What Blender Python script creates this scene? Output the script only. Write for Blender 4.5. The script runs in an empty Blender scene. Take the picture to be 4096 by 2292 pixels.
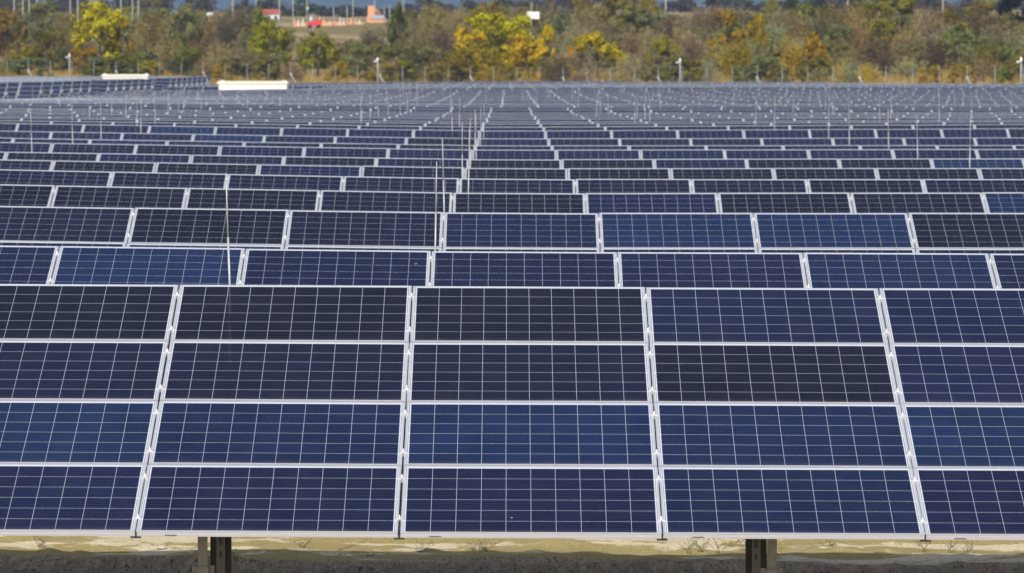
import bpy, math, random
from mathutils import Vector, Matrix
R = math.radians
rnd = random.Random(7)
C = bpy.context.scene.collection
scene = bpy.context.scene

# ------------------------------------------------------------------ helpers
class MB:
    """collects faces; build() links them as ONE mesh object"""
    def __init__(s): s.v = []; s.f = []; s.m = []; s.uv = []; s.sm = []
    def face(s, pts, m=0, uv=None, smooth=False):
        i = len(s.v); s.v += [tuple(p) for p in pts]; s.f.append(tuple(range(i, i+len(pts))))
        s.m.append(m); s.uv.append(uv or [(0, 0)]*len(pts)); s.sm.append(smooth)
    def box(s, a, b, m=0, M=None):
        x0, y0, z0 = a; x1, y1, z1 = b
        p = [(x0,y0,z0),(x1,y0,z0),(x1,y1,z0),(x0,y1,z0),(x0,y0,z1),(x1,y0,z1),(x1,y1,z1),(x0,y1,z1)]
        if M: p = [M @ Vector(q) for q in p]
        for q in ((3,2,1,0),(4,5,6,7),(0,1,5,4),(1,2,6,5),(2,3,7,6),(3,0,4,7)):
            s.face([p[k] for k in q], m)
    def prism(s, outline, z0, z1, m=0):
        """vertical extrusion of an outline of (x, y)"""
        n = len(outline)
        for i in range(n):
            a, b = outline[i], outline[(i+1) % n]
            s.face([(a[0],a[1],z0),(b[0],b[1],z0),(b[0],b[1],z1),(a[0],a[1],z1)], m)
        s.face([(x, y, z1) for x, y in outline], m); s.face([(x, y, z0) for x, y in reversed(outline)], m)
    def tube(s, pts, rad, n=8, m=0, cap=True):
        """tapered tube along points"""
        base = len(s.v); pts = [Vector(p) for p in pts]
        for i, p in enumerate(pts):
            d = (pts[min(i+1, len(pts)-1)] - pts[max(i-1, 0)]).normalized()
            a = d.orthogonal().normalized(); b = d.cross(a); r = rad[i] if isinstance(rad, (list, tuple)) else rad
            for k in range(n):
                t = 2*math.pi*k/n; s.v.append(tuple(p + a*(r*math.cos(t)) + b*(r*math.sin(t))))
        for i in range(len(pts)-1):
            for k in range(n):
                q = base+i*n
                s.f.append((q+k, q+(k+1) % n, q+n+(k+1) % n, q+n+k)); s.m.append(m); s.uv.append([(0,0)]*4); s.sm.append(True)
        if cap:
            for q, rev in ((base, True), (base+(len(pts)-1)*n, False)):
                ids = [q+k for k in range(n)]
                if rev: ids.reverse()
                s.f.append(tuple(ids)); s.m.append(m); s.uv.append([(0,0)]*n); s.sm.append(False)
    def mesh(s, name, mats):
        me = bpy.data.meshes.new(name); me.from_pydata(s.v, [], s.f)
        for m in mats: me.materials.append(m)
        me.polygons.foreach_set('material_index', s.m)
        me.polygons.foreach_set('use_smooth', s.sm)
        ul = me.uv_layers.new(name='UVMap')
        flat = [c for f in s.uv for p in f for c in p]
        ul.data.foreach_set('uv', flat)
        me.update(); return me
    def build(s, name, mats, parent=None, loc=(0,0,0)):
        return link(name, s.mesh(name, mats if isinstance(mats, (list, tuple)) else [mats]), parent, loc)
def link(name, data, parent=None, loc=(0,0,0)):
    o = bpy.data.objects.new(name, data); C.objects.link(o); o.location = loc
    if parent: o.parent = parent
    return o
def tag(o, label=None, cat=None, group=None, kind=None):
    if label: o['label'] = label
    if cat: o['category'] = cat
    if group: o['group'] = group
    if kind: o['kind'] = kind
    return o
def empty(name, loc):
    o = bpy.data.objects.new(name, None); C.objects.link(o); o.location = loc; o.empty_display_size = .2
    return o
def interp(t, x):
    if x <= t[0][0]: return t[0][1]
    for (a, b), (c, d) in zip(t, t[1:]):
        if x <= c: return b + (d-b)*(x-a)/(c-a)
    return t[-1][1]
def smooth(a, b, x):
    t = min(1, max(0, (x-a)/(b-a))); return t*t*(3-2*t)

# ------------------------------------------------------------------ materials
def mat(name):
    m = bpy.data.materials.new(name); m.use_nodes = True
    nt = m.node_tree; b = nt.nodes['Principled BSDF']
    return m, nt, b
def N(nt, typ, **kw):
    n = nt.nodes.new(typ)
    for k, v in kw.items():
        if k == 'inp':
            for a, b in v.items(): n.inputs[a].default_value = b
        else: setattr(n, k, v)
    return n
def L(nt, a, b): nt.links.new(a, b)
def math_n(nt, op, a, b=None, c=None):
    n = nt.nodes.new('ShaderNodeMath'); n.operation = op
    for i, x in enumerate((a, b, c)):
        if x is None: continue
        if isinstance(x, (int, float)): n.inputs[i].default_value = x
        else: L(nt, x, n.inputs[i])
    return n.outputs[0]
def mixc(nt, fac, a, b):
    n = nt.nodes.new('ShaderNodeMix'); n.data_type = 'RGBA'
    for i, x in ((0, fac), (6, a), (7, b)):
        if isinstance(x, (int, float)): n.inputs[i].default_value = x
        elif isinstance(x, tuple): n.inputs[i].default_value = x if len(x) == 4 else (*x, 1)
        else: L(nt, x, n.inputs[i])
    return n.outputs[2]
def simple(name, col, rough=.5, metal=0., var=.12, scale=6., bump=0.):
    """a plain colour broken up by noise"""
    m, nt, b = mat(name)
    tc = N(nt, 'ShaderNodeTexCoord'); no = N(nt, 'ShaderNodeTexNoise', inp={'Scale': scale, 'Detail': 5.})
    L(nt, tc.outputs['Object'], no.inputs['Vector'])
    lo = tuple(c*(1-var) for c in col); hi = tuple(min(1, c*(1+var)) for c in col)
    L(nt, mixc(nt, no.outputs[0], lo, hi), b.inputs['Base Color'])
    b.inputs['Roughness'].default_value = rough; b.inputs['Metallic'].default_value = metal
    if bump:
        bp = N(nt, 'ShaderNodeBump', inp={'Strength': bump, 'Distance': .02}); L(nt, no.outputs[0], bp.inputs['Height']); L(nt, bp.outputs[0], b.inputs['Normal'])
    return m

def cell_material():
    """glass over 10 x 6 polycrystalline cells; the colour of a module's cells is its object's colour"""
    m, nt, b = mat('solar_cells')
    uv = N(nt, 'ShaderNodeUVMap'); sp = N(nt, 'ShaderNodeSeparateXYZ'); L(nt, uv.outputs[0], sp.inputs[0])
    u, v = sp.outputs[0], sp.outputs[1]
    pit, hw = .16, .00135
    def grid(c, off, hw=hw, pit=pit):
        cc = math_n(nt, 'DIVIDE', math_n(nt, 'SUBTRACT', c, off), pit)
        fr = math_n(nt, 'FRACT', cc)
        d = math_n(nt, 'MINIMUM', fr, math_n(nt, 'SUBTRACT', 1., fr))
        return cc, math_n(nt, 'LESS_THAN', d, hw/pit), fr
    cu, lu, fu = grid(u, .030); cv, lv, fv = grid(v, .0145, .0016, .158)
    line = math_n(nt, 'MAXIMUM', lu, lv)
    inx = math_n(nt, 'MULTIPLY', math_n(nt, 'GREATER_THAN', cu, 0.), math_n(nt, 'LESS_THAN', cu, 10.))
    iny = math_n(nt, 'MULTIPLY', math_n(nt, 'GREATER_THAN', cv, 0.), math_n(nt, 'LESS_THAN', cv, 6.))
    cell = math_n(nt, 'MULTIPLY', math_n(nt, 'MULTIPLY', inx, iny), math_n(nt, 'SUBTRACT', 1., line))
    oi = N(nt, 'ShaderNodeObjectInfo')
    cid = N(nt, 'ShaderNodeCombineXYZ'); L(nt, math_n(nt, 'FLOOR', cu), cid.inputs[0]); L(nt, math_n(nt, 'FLOOR', cv), cid.inputs[1]); L(nt, math_n(nt, 'MULTIPLY', oi.outputs['Random'], 97.), cid.inputs[2])
    wn = N(nt, 'ShaderNodeTexWhiteNoise', noise_dimensions='3D'); L(nt, cid.outputs[0], wn.inputs['Vector'])
    pv = N(nt, 'ShaderNodeCombineXYZ'); L(nt, u, pv.inputs[0]); L(nt, v, pv.inputs[1]); L(nt, math_n(nt, 'MULTIPLY', oi.outputs['Random'], 31.), pv.inputs[2])
    vo = N(nt, 'ShaderNodeTexVoronoi', inp={'Scale': 75.}); L(nt, pv.outputs[0], vo.inputs['Vector'])
    vs = N(nt, 'ShaderNodeSeparateColor'); L(nt, vo.outputs['Color'], vs.inputs[0])
    bl = N(nt, 'ShaderNodeTexNoise', inp={'Scale': 2.2, 'Detail': 1.}); L(nt, pv.outputs[0], bl.inputs['Vector'])
    k = math_n(nt, 'ADD', .74, math_n(nt, 'ADD', math_n(nt, 'MULTIPLY', wn.outputs['Value'], .16), math_n(nt, 'ADD', math_n(nt, 'MULTIPLY', vs.outputs[0], .10), math_n(nt, 'MULTIPLY', bl.outputs[0], .55))))
    # silver busbars along the module, four to a cell
    bb = math_n(nt, 'FRACT', math_n(nt, 'MULTIPLY', fv, 4.)); bd = math_n(nt, 'LESS_THAN', math_n(nt, 'ABSOLUTE', math_n(nt, 'SUBTRACT', bb, .5)), .02)
    vm = N(nt, 'ShaderNodeVectorMath', operation='SCALE'); L(nt, oi.outputs['Color'], vm.inputs[0]); L(nt, k, vm.inputs['Scale'])
    cc = mixc(nt, math_n(nt, 'MULTIPLY', bd, .28), vm.outputs[0], (.2, .22, .27))
    # margins of white backsheet with a grey ribbon line at both ends
    rib = math_n(nt, 'LESS_THAN', math_n(nt, 'ABSOLUTE', math_n(nt, 'SUBTRACT', math_n(nt, 'MINIMUM', u, math_n(nt, 'SUBTRACT', PW, u)), .0205)), .0022)
    rv = math_n(nt, 'GREATER_THAN', math_n(nt, 'ABSOLUTE', math_n(nt, 'SUBTRACT', math_n(nt, 'FRACT', math_n(nt, 'DIVIDE', cv, 2.)), .5)), .04)
    back = mixc(nt, math_n(nt, 'MULTIPLY', rib, rv), (.53, .57, .64), (.18, .2, .24))
    linec = mixc(nt, math_n(nt, 'MULTIPLY', inx, iny), back, (.39, .44, .51))
    col = mixc(nt, cell, linec, cc)
    # dust
    du = N(nt, 'ShaderNodeTexNoise', inp={'Scale': 5., 'Detail': 6., 'Roughness': .65}); L(nt, pv.outputs[0], du.inputs['Vector'])
    dm = math_n(nt, 'MULTIPLY', math_n(nt, 'SUBTRACT', du.outputs[0], .35), .035)
    col = mixc(nt, math_n(nt, 'MAXIMUM', dm, 0.), col, (.45, .42, .38))
    # a few droppings and dried drips
    vd = N(nt, 'ShaderNodeTexVoronoi', inp={'Scale': 2.6, 'Randomness': 1.}); L(nt, pv.outputs[0], vd.inputs['Vector'])
    vc = N(nt, 'ShaderNodeSeparateColor'); L(nt, vd.outputs['Color'], vc.inputs[0])
    nz = N(nt, 'ShaderNodeTexNoise', inp={'Scale': 60., 'Detail': 2.}); L(nt, pv.outputs[0], nz.inputs['Vector'])
    sp_ = math_n(nt, 'MULTIPLY', math_n(nt, 'LESS_THAN', vd.outputs['Distance'], math_n(nt, 'MULTIPLY', nz.outputs[0], .065)), math_n(nt, 'GREATER_THAN', vc.outputs[0], .8))
    col = mixc(nt, math_n(nt, 'MULTIPLY', sp_, .55), col, (.42, .40, .36))
    low = math_n(nt, 'MULTIPLY', math_n(nt, 'SUBTRACT', 1., smooth_n(nt, v, .012, .075)), math_n(nt, 'MULTIPLY', du.outputs[0], .12))
    col = mixc(nt, low, col, (.36, .33, .27))
    L(nt, col, b.inputs['Base Color'])
    b.inputs['Roughness'].default_value = .09; b.inputs['IOR'].default_value = 1.45
    b.inputs['Specular IOR Level'].default_value = .22
    return m
def leaf_material():
    m, nt, b = mat('leaves')
    oi = N(nt, 'ShaderNodeObjectInfo'); ge = N(nt, 'ShaderNodeNewGeometry'); tc = N(nt, 'ShaderNodeTexCoord')
    no = N(nt, 'ShaderNodeTexNoise', inp={'Scale': 4.5, 'Detail': 3.})
    ad = N(nt, 'ShaderNodeVectorMath', operation='ADD'); L(nt, tc.outputs['Object'], ad.inputs[0]); L(nt, oi.outputs['Random'], ad.inputs[1]); L(nt, ad.outputs[0], no.inputs['Vector'])
    hsv = N(nt, 'ShaderNodeHueSaturation')
    L(nt, oi.outputs['Color'], hsv.inputs['Color'])
    L(nt, math_n(nt, 'ADD', .475, math_n(nt, 'MULTIPLY', ge.outputs['Random Per Island'], .05)), hsv.inputs['Hue'])
    L(nt, math_n(nt, 'ADD', .72, math_n(nt, 'MULTIPLY', ge.outputs['Random Per Island'], .56)), hsv.inputs['Value'])
    gr = math_n(nt, 'MULTIPLY', smooth_n(nt, no.outputs[0], .5, .68), .6)
    hs2 = N(nt, 'ShaderNodeHueSaturation', inp={'Hue': .512, 'Saturation': .9, 'Value': .60}); L(nt, hsv.outputs[0], hs2.inputs['Color'])
    col = mixc(nt, gr, hsv.outputs[0], hs2.outputs[0])
    L(nt, col, b.inputs['Base Color']); b.inputs['Roughness'].default_value = .7; b.inputs['Specular IOR Level'].default_value = .2
    tr = N(nt, 'ShaderNodeBsdfTranslucent'); L(nt, col, tr.inputs[0])
    mx = N(nt, 'ShaderNodeMixShader', inp={0: .32}); out = nt.nodes['Material Output']
    L(nt, b.outputs[0], mx.inputs[1]); L(nt, tr.outputs[0], mx.inputs[2]); L(nt, mx.outputs[0], out.inputs[0])
    return m
def smooth_n(nt, x, a, b):
    n = N(nt, 'ShaderNodeMapRange', interpolation_type='SMOOTHSTEP', inp={1: a, 2: b}); L(nt, x, n.inputs[0]); return n.outputs[0]
def ground_material():
    m, nt, b = mat('soil_and_dry_grass')
    ge = N(nt, 'ShaderNodeNewGeometry'); sp = N(nt, 'ShaderNodeSeparateXYZ'); L(nt, ge.outputs['Position'], sp.inputs[0])
    def noise(sc, det=6., ro=.6, st=(1,1,1), off=0.):
        mp = N(nt, 'ShaderNodeMapping'); mp.inputs['Scale'].default_value = st; mp.inputs['Location'].default_value = (off, off, 0); L(nt, ge.outputs['Position'], mp.inputs['Vector'])
        n = N(nt, 'ShaderNodeTexNoise', inp={'Scale': sc, 'Detail': det, 'Roughness': ro}); L(nt, mp.outputs[0], n.inputs['Vector']); return n.outputs[0]
    n1 = noise(.9, 7., .6, (.55, 1.6, 1)); n2 = noise(9., 6., .7); n3 = noise(45., 4., .7); n4 = noise(.02, 6., .6)
    base = mixc(nt, n2, (.33, .26, .105), (.50, .41, .19))
    crust = smooth_n(nt, math_n(nt, 'ADD', n1, math_n(nt, 'MULTIPLY', math_n(nt, 'SUBTRACT', n2, .5), .16)), .51, .545)
    soil = mixc(nt, crust, base, mixc(nt, n3, (.60, .51, .32), (.82, .73, .52)))
    far = smooth_n(nt, sp.outputs[1], 34.9, 35.2)     # shaded look of the soil painted in under the row, pale crust beyond
    shade_soil = mixc(nt, n3, (.33, .235, .14), (.62, .465, .29))
    n5 = noise(1., 5., .6, (13., 2., 1)); n6 = noise(1., 3., .6, (38., 6.5, 1), 5.)
    shade_soil = mixc(nt, smooth_n(nt, n5, .42, .62), mixc(nt, .45, shade_soil, (.15, .105, .062)), shade_soil)
    shade_soil = mixc(nt, smooth_n(nt, n6, .56, .70), shade_soil, (.52, .46, .36)); shade_soil = mixc(nt, smooth_n(nt, n6, .44, .34), shade_soil, (.09, .068, .045))  # clod relief painted into the colour as light and dark patches
    crk = smooth_n(nt, n6, .40, .33); soil = mixc(nt, math_n(nt, 'MULTIPLY', crk, .45), soil, (.2, .15, .07))
    soil = mixc(nt, smooth_n(nt, math_n(nt, 'ADD', sp.outputs[1], math_n(nt, 'MULTIPLY', n1, .8)), 35.15, 35.5), shade_soil, soil)
    peb = smooth_n(nt, noise(30., 2., .5, off=3.), .66, .72)
    soil = mixc(nt, math_n(nt, 'MULTIPLY', peb, .6), soil, (.6, .58, .52))
    veg = mixc(nt, smooth_n(nt, n4, .45, .6), mixc(nt, noise(.15), (.19, .155, .06), (.32, .25, .11)), mixc(nt, noise(.3), (.36, .27, .15), (.52, .40, .24)))
    dist = smooth_n(nt, sp.outputs[1], 400., 480.)
    L(nt, mixc(nt, dist, soil, veg), b.inputs['Base Color'])
    b.inputs['Roughness'].default_value = .95; b.inputs['Specular IOR Level'].default_value = .1
    bp = N(nt, 'ShaderNodeBump', inp={'Strength': .8, 'Distance': .03})
    L(nt, math_n(nt, 'ADD', math_n(nt, 'MULTIPLY', n3, .35), n2), bp.inputs['Height']); L(nt, bp.outputs[0], b.inputs['Normal'])
    return m

PW = 1.66
M_CELL = cell_material()
M_ALU = simple('anodised_aluminium', (.53, .56, .62), .36, .3, .06, 14.)
M_STEEL = simple('galvanised_steel', (.235, .24, .225), .55, .25, .28, 22., .1)
M_TUBE = simple('weathered_zinc_tube', (.255, .27, .265), .6, .15, .2, 18., .1)
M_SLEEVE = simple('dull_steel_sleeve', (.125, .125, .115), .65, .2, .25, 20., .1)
M_GAP = simple('gap_shade', (.05, .05, .048), .6, .2, .2)  # near-black that stands in for the shade behind the module gaps
M_ROD = simple('galvanised_rod', (.42, .44, .44), .45, .3, .1)
M_BOLT = simple('bright_bolt', (.82, .82, .82), .25, .5, .1)
M_INK = simple('black_ink', (.03, .03, .035), .6)
M_BACK = simple('white_backsheet', (.6, .6, .6), .6)
M_WHITE = simple('white_render', (.79, .80, .80), .7, 0, .06, 3., .1)
M_ROOFC = simple('pale_concrete', (.66, .65, .58), .8, 0, .1, 5., .1)
M_JOINT = simple('wall_joint', (.5, .5, .46), .8)
M_GREYBOX = simple('grey_cabinet', (.33, .33, .36), .5, .1, .08)
M_FENCE = simple('fence_post_steel', (.27, .31, .31), .5, .3, .12)
M_BRACE = simple('bright_brace', (.48, .50, .50), .5, .2, .1)
M_LEAF = leaf_material()
M_BARK = simple('bark', (.10, .08, .06), .9, 0, .3, 9., .3)
M_GROUND = ground_material()
M_TWIG = simple('dry_twig', (.13, .10, .055), .9, 0, .3)
M_STONE = simple('pale_stone', (.5, .46, .38), .9, 0, .2, 20., .3)
M_ORANGE = simple('salmon_render', (.60, .31, .17), .75, 0, .12, 2.)
M_RED = simple('red_paint', (.55, .035, .04), .5, 0, .12, 2.)
M_TILE = simple('red_roof_tiles', (.42, .11, .07), .8, 0, .2, 8.)
M_SHED = simple('grey_sheet_metal', (.45, .48, .52), .45, .2, .1)
M_POLE = simple('concrete_pole', (.33, .335, .31), .85, 0, .1)
M_GLASS = simple('dark_window', (.03, .035, .045), .15)
M_TYRE = simple('rubber', (.02, .02, .02), .9)
def hill_material():
    m, nt, b = mat('wooded_hills')
    ge = N(nt, 'ShaderNodeNewGeometry'); n = N(nt, 'ShaderNodeTexNoise', inp={'Scale': .012, 'Detail': 8.}); L(nt, ge.outputs['Position'], n.inputs['Vector'])
    L(nt, mixc(nt, smooth_n(nt, n.outputs[0], .4, .6), (.035, .045, .03), (.10, .09, .055)), b.inputs['Base Color']); b.inputs['Roughness'].default_value = .9
    return m
M_HILL = hill_material()

# ------------------------------------------------------------------ the lie of the land (measured along the view, metres)
F = 11400.; CXV = 1274.; PIT = math.atan(720.5/F)
TILT = R(19.2); CT, ST = math.cos(TILT), math.sin(TILT)
ROWSTEP, D1 = 8.25, 32.4
NROW = 56
PW, PH, GAPX, GAPY = 1.66, .992, .01, .02
SLOPE = 4*PH + 3*GAPY
TOPH = .9 + SLOPE*ST                      # top edge above ground
def below(y, D): return D*math.tan(PIT + math.atan((y-720.5)/F))
yc = {1:720,2:632,3:535,4:486,5:450,6:423,7:401,8:377,9:366,10:348.7,11:329,12:319.3,13:311.8,14:306.5,15:300,16:295.5,17:291,18:287,19:283,20:276,21:270,22:266.5,23:263.5,24:261.3,25:257.5,26:254.5,27:252.2,28:249.2,29:246,30:243.6,31:241,32:238.3,33:236,34:233.2,35:230.8,36:227.5,37:224.8,38:222.2,39:220.4,40:219}
for k in range(41, 66): yc[k] = 219-(k-40)*.83
_r = random.Random(31)
for k in range(22, 66): yc[k] += _r.uniform(-.75, .75) if k < 40 else _r.uniform(-1.0, 1.0)
ZC = TOPH + below(720, D1)                 # camera height
TOPZ = {k: ZC-below(yc[k], D1+ROWSTEP*(k-1)) for k in yc}
LDEV = [(32,6),(40.6,15),(49,18),(57,23),(65,25),(73,22.5),(82,20),(115,20),(123,17),(160,14),(200,11),(250,0),(300,-14),(350,-22),(400,-15),(430,-9),(490,-9),(560,-9)]
RDEV = [(32,6),(40.6,6),(49,1),(57,-2),(65,1),(73,0),(82,-3),(98,-1),(107,-3),(115,-6),(123,-7),(160,-3),(200,1),(300,0),(400,-2),(490,-4),(560,-4)]
YLEFT = [(300,211),(360,205),(440,199),(530,193),(560,191)]
# posts of the boundary fence: picture column -> (X, distance)
FX = [-50,19,72.6,128,182,237.6,293,348.7,402.6,457,512,567,622,677,732,787.5,844,900,956,1013,1070,1128,1184,1242,1300,1357,1416.5,1476,1535,1596,1655.5,1716,1778,1841,1904,1967,2031,2095,2161.5,2228,2295,2362,2432,2502,2573,2645]
FSP = [(0,54.3),(600,55.3),(1200,57.5),(1700,61),(2000,63.5),(2300,67),(2576,70)]
FTOP = [(0,150),(400,156),(800,162),(1200,168),(1400,170),(1900,167),(2576,164.5)]
FENCE = []
for x in FX:
    D = 2.6*F/interp(FSP, x); FENCE.append(((x-CXV)*D/F, D, ZC-below(interp(FTOP, x), D)))
def fence_d(X): return interp([(a, b) for a, b, c in FENCE], X)
def fence_z(X): return interp([(a, c) for a, b, c in FENCE], X) - 2.9
def row_top_z(X, D):
    """height of the tables' top edge if one stood with its top edge at (X, D)"""
    Dq = max(D, D1); t = (Dq-D1)/ROWSTEP + 1; k = min(int(t), 64); fr = min(1, t-k)
    z = TOPZ[k]*(1-fr) + TOPZ[k+1]*fr
    s = max(-1.5, min(1.5, X/(.113*Dq))); px = Dq/F
    if s < 0: z += interp(LDEV, Dq)*abs(s)**1.1*px
    else: z -= interp(RDEV, Dq)*s*px
    if X < -33 and D > 275:
        w = smooth(-33.8, -35.8, X)*smooth(275, 300, D)
        z = z*(1-w) + (ZC-below(interp(YLEFT, D), D))*w
    return z
RISE = [(0,0),(50,.8),(150,2.6),(250,4.2),(400,5.7),(900,6.2),(1150,5.5),(2200,-25),(5000,-60),(12000,-60)]
def ground_z(X, D):
    fd = fence_d(X); u = D-fd
    a = row_top_z(X, min(D, 540)) - TOPH
    if u < -45: return a
    b = fence_z(X) + interp(RISE, max(0, u))
    if u > 0: b += .5*math.sin(X*.045+u*.02)*smooth(0, 80, u)
    return a + (b-a)*smooth(-45, -2, u)
def at(x, D): return (x-CXV)*D/F          # picture column (of 2576) -> X at a distance
def zy(y, D): return ZC-below(y, D)

# ------------------------------------------------------------------ ground: one sheet to the horizon
def build_ground():
    ds = [-300,-100,-30,0,15,24,28]; d = 30.
    while d < 38: ds.append(d); d += .09
    while d < 470: ds.append(d); d += 1.0 if d < 60 else 4.1
    while d < 1000: ds.append(d); d += 12
    ds += [1100,1250,1500,1800,2200,2700,3300,4000,5000,7000,9000,12300]
    near = [x*.12 for x in range(-55, 56)]
    xs = sorted(set([-4000,-2000,-900,-400,-220,-140,-100,-80,-66] + [x*2.5-60 for x in range(0, 21)] + [-9,-8,-7] + near + [7,8,9] + [x*2.5+10 for x in range(0, 21)] + [66,80,100,140,220,400,900,2000,4000] + [-33,-34,-35,-36,-37]))
    rg = random.Random(3); mb = MB(); idx = {}
    clods = [(rg.uniform(-6.4, 6.4), rg.uniform(33, 37.4), rg.uniform(.04, .14), rg.uniform(.008, .04)) for _ in range(520)]
    grid = {}
    for c in clods:
        grid.setdefault((int(c[0]*2), int(c[1]*2)), []).append(c)
    for j, D in enumerate(ds):
        for i, X in enumerate(xs):
            z = ground_z(X, D)
            if 30 < D < 38 and abs(X) < 6.7:
                q = 0
                for a in (-1, 0, 1):
                    for bb in (-1, 0, 1):
                        for cx, cy, r, h in grid.get((int(X*2)+a, int(D*2)+bb), ()):
                            dd = ((X-cx)**2+(D-cy)**2)/(r*r)
                            if dd < 1: q = max(q, h*(1-dd)**.8)
                z += q + .02*math.sin(X*2.1+D*1.3)*math.sin(D*2.9-X*.7) + rg.uniform(-.007, .007)
                z += .05*math.exp(-((D-34.35)/.22)**2)*(.6+.4*math.sin(X*1.9))   # raked ridge
            mb.v.append((X, D, z))
    n = len(xs)
    for j in range(len(ds)-1):
        for i in range(n-1):
            a = j*n+i; mb.f.append((a, a+1, a+n+1, a+n)); mb.m.append(0); mb.uv.append([(0,0)]*4); mb.sm.append(True)
    tag(mb.build('ground', M_GROUND), kind='structure')
build_ground()
def build_hills():
    mb = MB(); nx, ny = 90, 26; rg = random.Random(5); ph = [rg.uniform(0, 6) for _ in range(8)]
    for j in range(ny):
        D = 6500+j*150
        for i in range(nx):
            X = -3200+i*6400/(nx-1)
            t = j/(ny-1)
            h = 420*smooth(0, 1, t) + 60*t*sum(math.sin(X*.0021*(q+1)+ph[q]+t*3)/(q+1) for q in range(5))
            mb.v.append((X, D, ZC-62+max(0, h)+ (0 if j else -2)))
    for j in range(ny-1):
        for i in range(nx-1):
            a = j*nx+i; mb.f.append((a, a+1, a+nx+1, a+nx)); mb.m.append(0); mb.uv.append([(0,0)]*4); mb.sm.append(True)
    tag(mb.build('hills', M_HILL), kind='structure')
build_hills()

# ------------------------------------------------------------------ solar modules
FRAME_PROFILE = [(-.013,-.004),(-.013,0),(0,0),(0,-.009),(-.0022,-.0105),(-.0022,-.0125),(0,-.014),(0,-.0185),(-.0022,-.020),(-.0022,-.022),(0,-.0235),(0,-.038),(-.026,-.038),(-.026,-.036)]
def frame_mesh(profile, mb=None, m=0):
    mb = mb or MB(); w, h = PW/2, PH
    cs = [(-w, 0, -1, -1), (w, 0, 1, -1), (w, h, 1, 1), (-w, h, -1, 1)]
    for c in range(4):
        a, b = cs[c], cs[(c+1) % 4]
        for (o0, z0), (o1, z1) in zip(profile, profile[1:]):
            mb.face([(a[0]+a[2]*o0, a[1]+a[3]*o0, z0), (a[0]+a[2]*o1, a[1]+a[3]*o1, z1), (b[0]+b[2]*o1, b[1]+b[3]*o1, z1), (b[0]+b[2]*o0, b[1]+b[3]*o0, z0)], m)
    return mb
def glass_faces(mb, m=0, mb_back=None):
    w = PW/2-.013; y0, y1 = .013, PH-.013; z = -.0015
    mb.face([(-w,y0,z),(w,y0,z),(w,y1,z),(-w,y1,z)], m, [(.013,y0),(PW-.013,y0),(PW-.013,y1),(.013,y1)])
    if mb_back is not None: mb.face([(-w,y1,z-.006),(w,y1,z-.006),(w,y0,z-.006),(-w,y0,z-.006)], mb_back)
g = MB(); glass_faces(g, 0, 1); ME_GLASS = g.mesh('solar_panel', [M_CELL, M_BACK])
ME_FRAME = frame_mesh(FRAME_PROFILE).mesh('frame', [M_ALU])
g = MB(); glass_faces(g, 0, 2); frame_mesh([(-.013,-.002),(-.013,0),(0,0),(0,-.038)], g, 1); ME_FAR = g.mesh('solar_panel', [M_CELL, M_ALU, M_BACK])
# mid clamp: plate over both frames with a bolt head, seen in the gaps between module columns
g = MB(); g.box((-.022,-.018,.001), (.022,.018,.0055)); g.box((-.0085,-.017,-.03), (.0085,.017,.001))
g.tube([(0,0,.0055),(0,0,.016)], .009, 6); g.tube([(0,0,.016),(0,0,.024)], .0045, 6); ME_CLAMP = g.mesh('clamp', [M_BOLT])
g = MB()
xx = -.036
for w_ in (.007,.005,.008,.006,.006,.009,.008,.006):
    g.box((xx, -.0015, -.0042), (xx+w_, -.0006, .0042)); xx += w_+.0025
ME_MARK = g.mesh('maker_mark', [M_INK])
DARK, NAVY, BLUE, MID = (.0060,.0064,.0160), (.0080,.0100,.037), (.0080,.0165,.056), (.0074,.0084,.0255)
def jit(c, r):
    a = r.uniform(.9, 1.1); return tuple(q*a*r.uniform(.96, 1.04) for q in c) + (1.,)
NB = (.0080,.0130,.046)
ROW1 = [[NAVY,NAVY,NAVY,NAVY,NB,NAVY,NAVY,NAVY], [NAVY,BLUE,NB,BLUE,NB,BLUE,BLUE,NAVY], [DARK,MID,MID,MID,DARK,NAVY,MID,NAVY], [DARK,DARK,DARK,DARK,NAVY,NAVY,MID,NAVY]]
ROW2 = [NAVY,NAVY,BLUE,NAVY,NAVY,NAVY,NB,NAVY,NAVY,NAVY]
ROW3 = [DARK,MID,DARK,MID,NAVY,BLUE,BLUE,DARK,DARK,DARK,DARK]
ROW4 = [DARK,DARK,DARK,DARK,MID,DARK,NAVY,DARK,DARK,BLUE,NAVY,DARK]
MOODS = {5:MID,6:DARK,7:DARK,8:NAVY,9:MID,10:NAVY,11:NAVY,12:MID,21:NB}
NTH = ['','nearest','second','third','fourth','fifth','sixth','seventh','eighth','ninth','tenth','eleventh','twelfth','thirteenth','fourteenth','fifteenth','sixteenth','seventeenth','eighteenth','nineteenth','twentieth']
TENS = {2:'twenty',3:'thirty',4:'forty',5:'fifty',6:'sixty'}
def nth(k):
    if k <= 20: return NTH[k]
    if k % 10 == 0: return {30:'thirtieth',40:'fortieth',50:'fiftieth',60:'sixtieth'}[k]
    return TENS[k//10]+'-'+('first' if k % 10 == 1 else NTH[k % 10])

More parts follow.
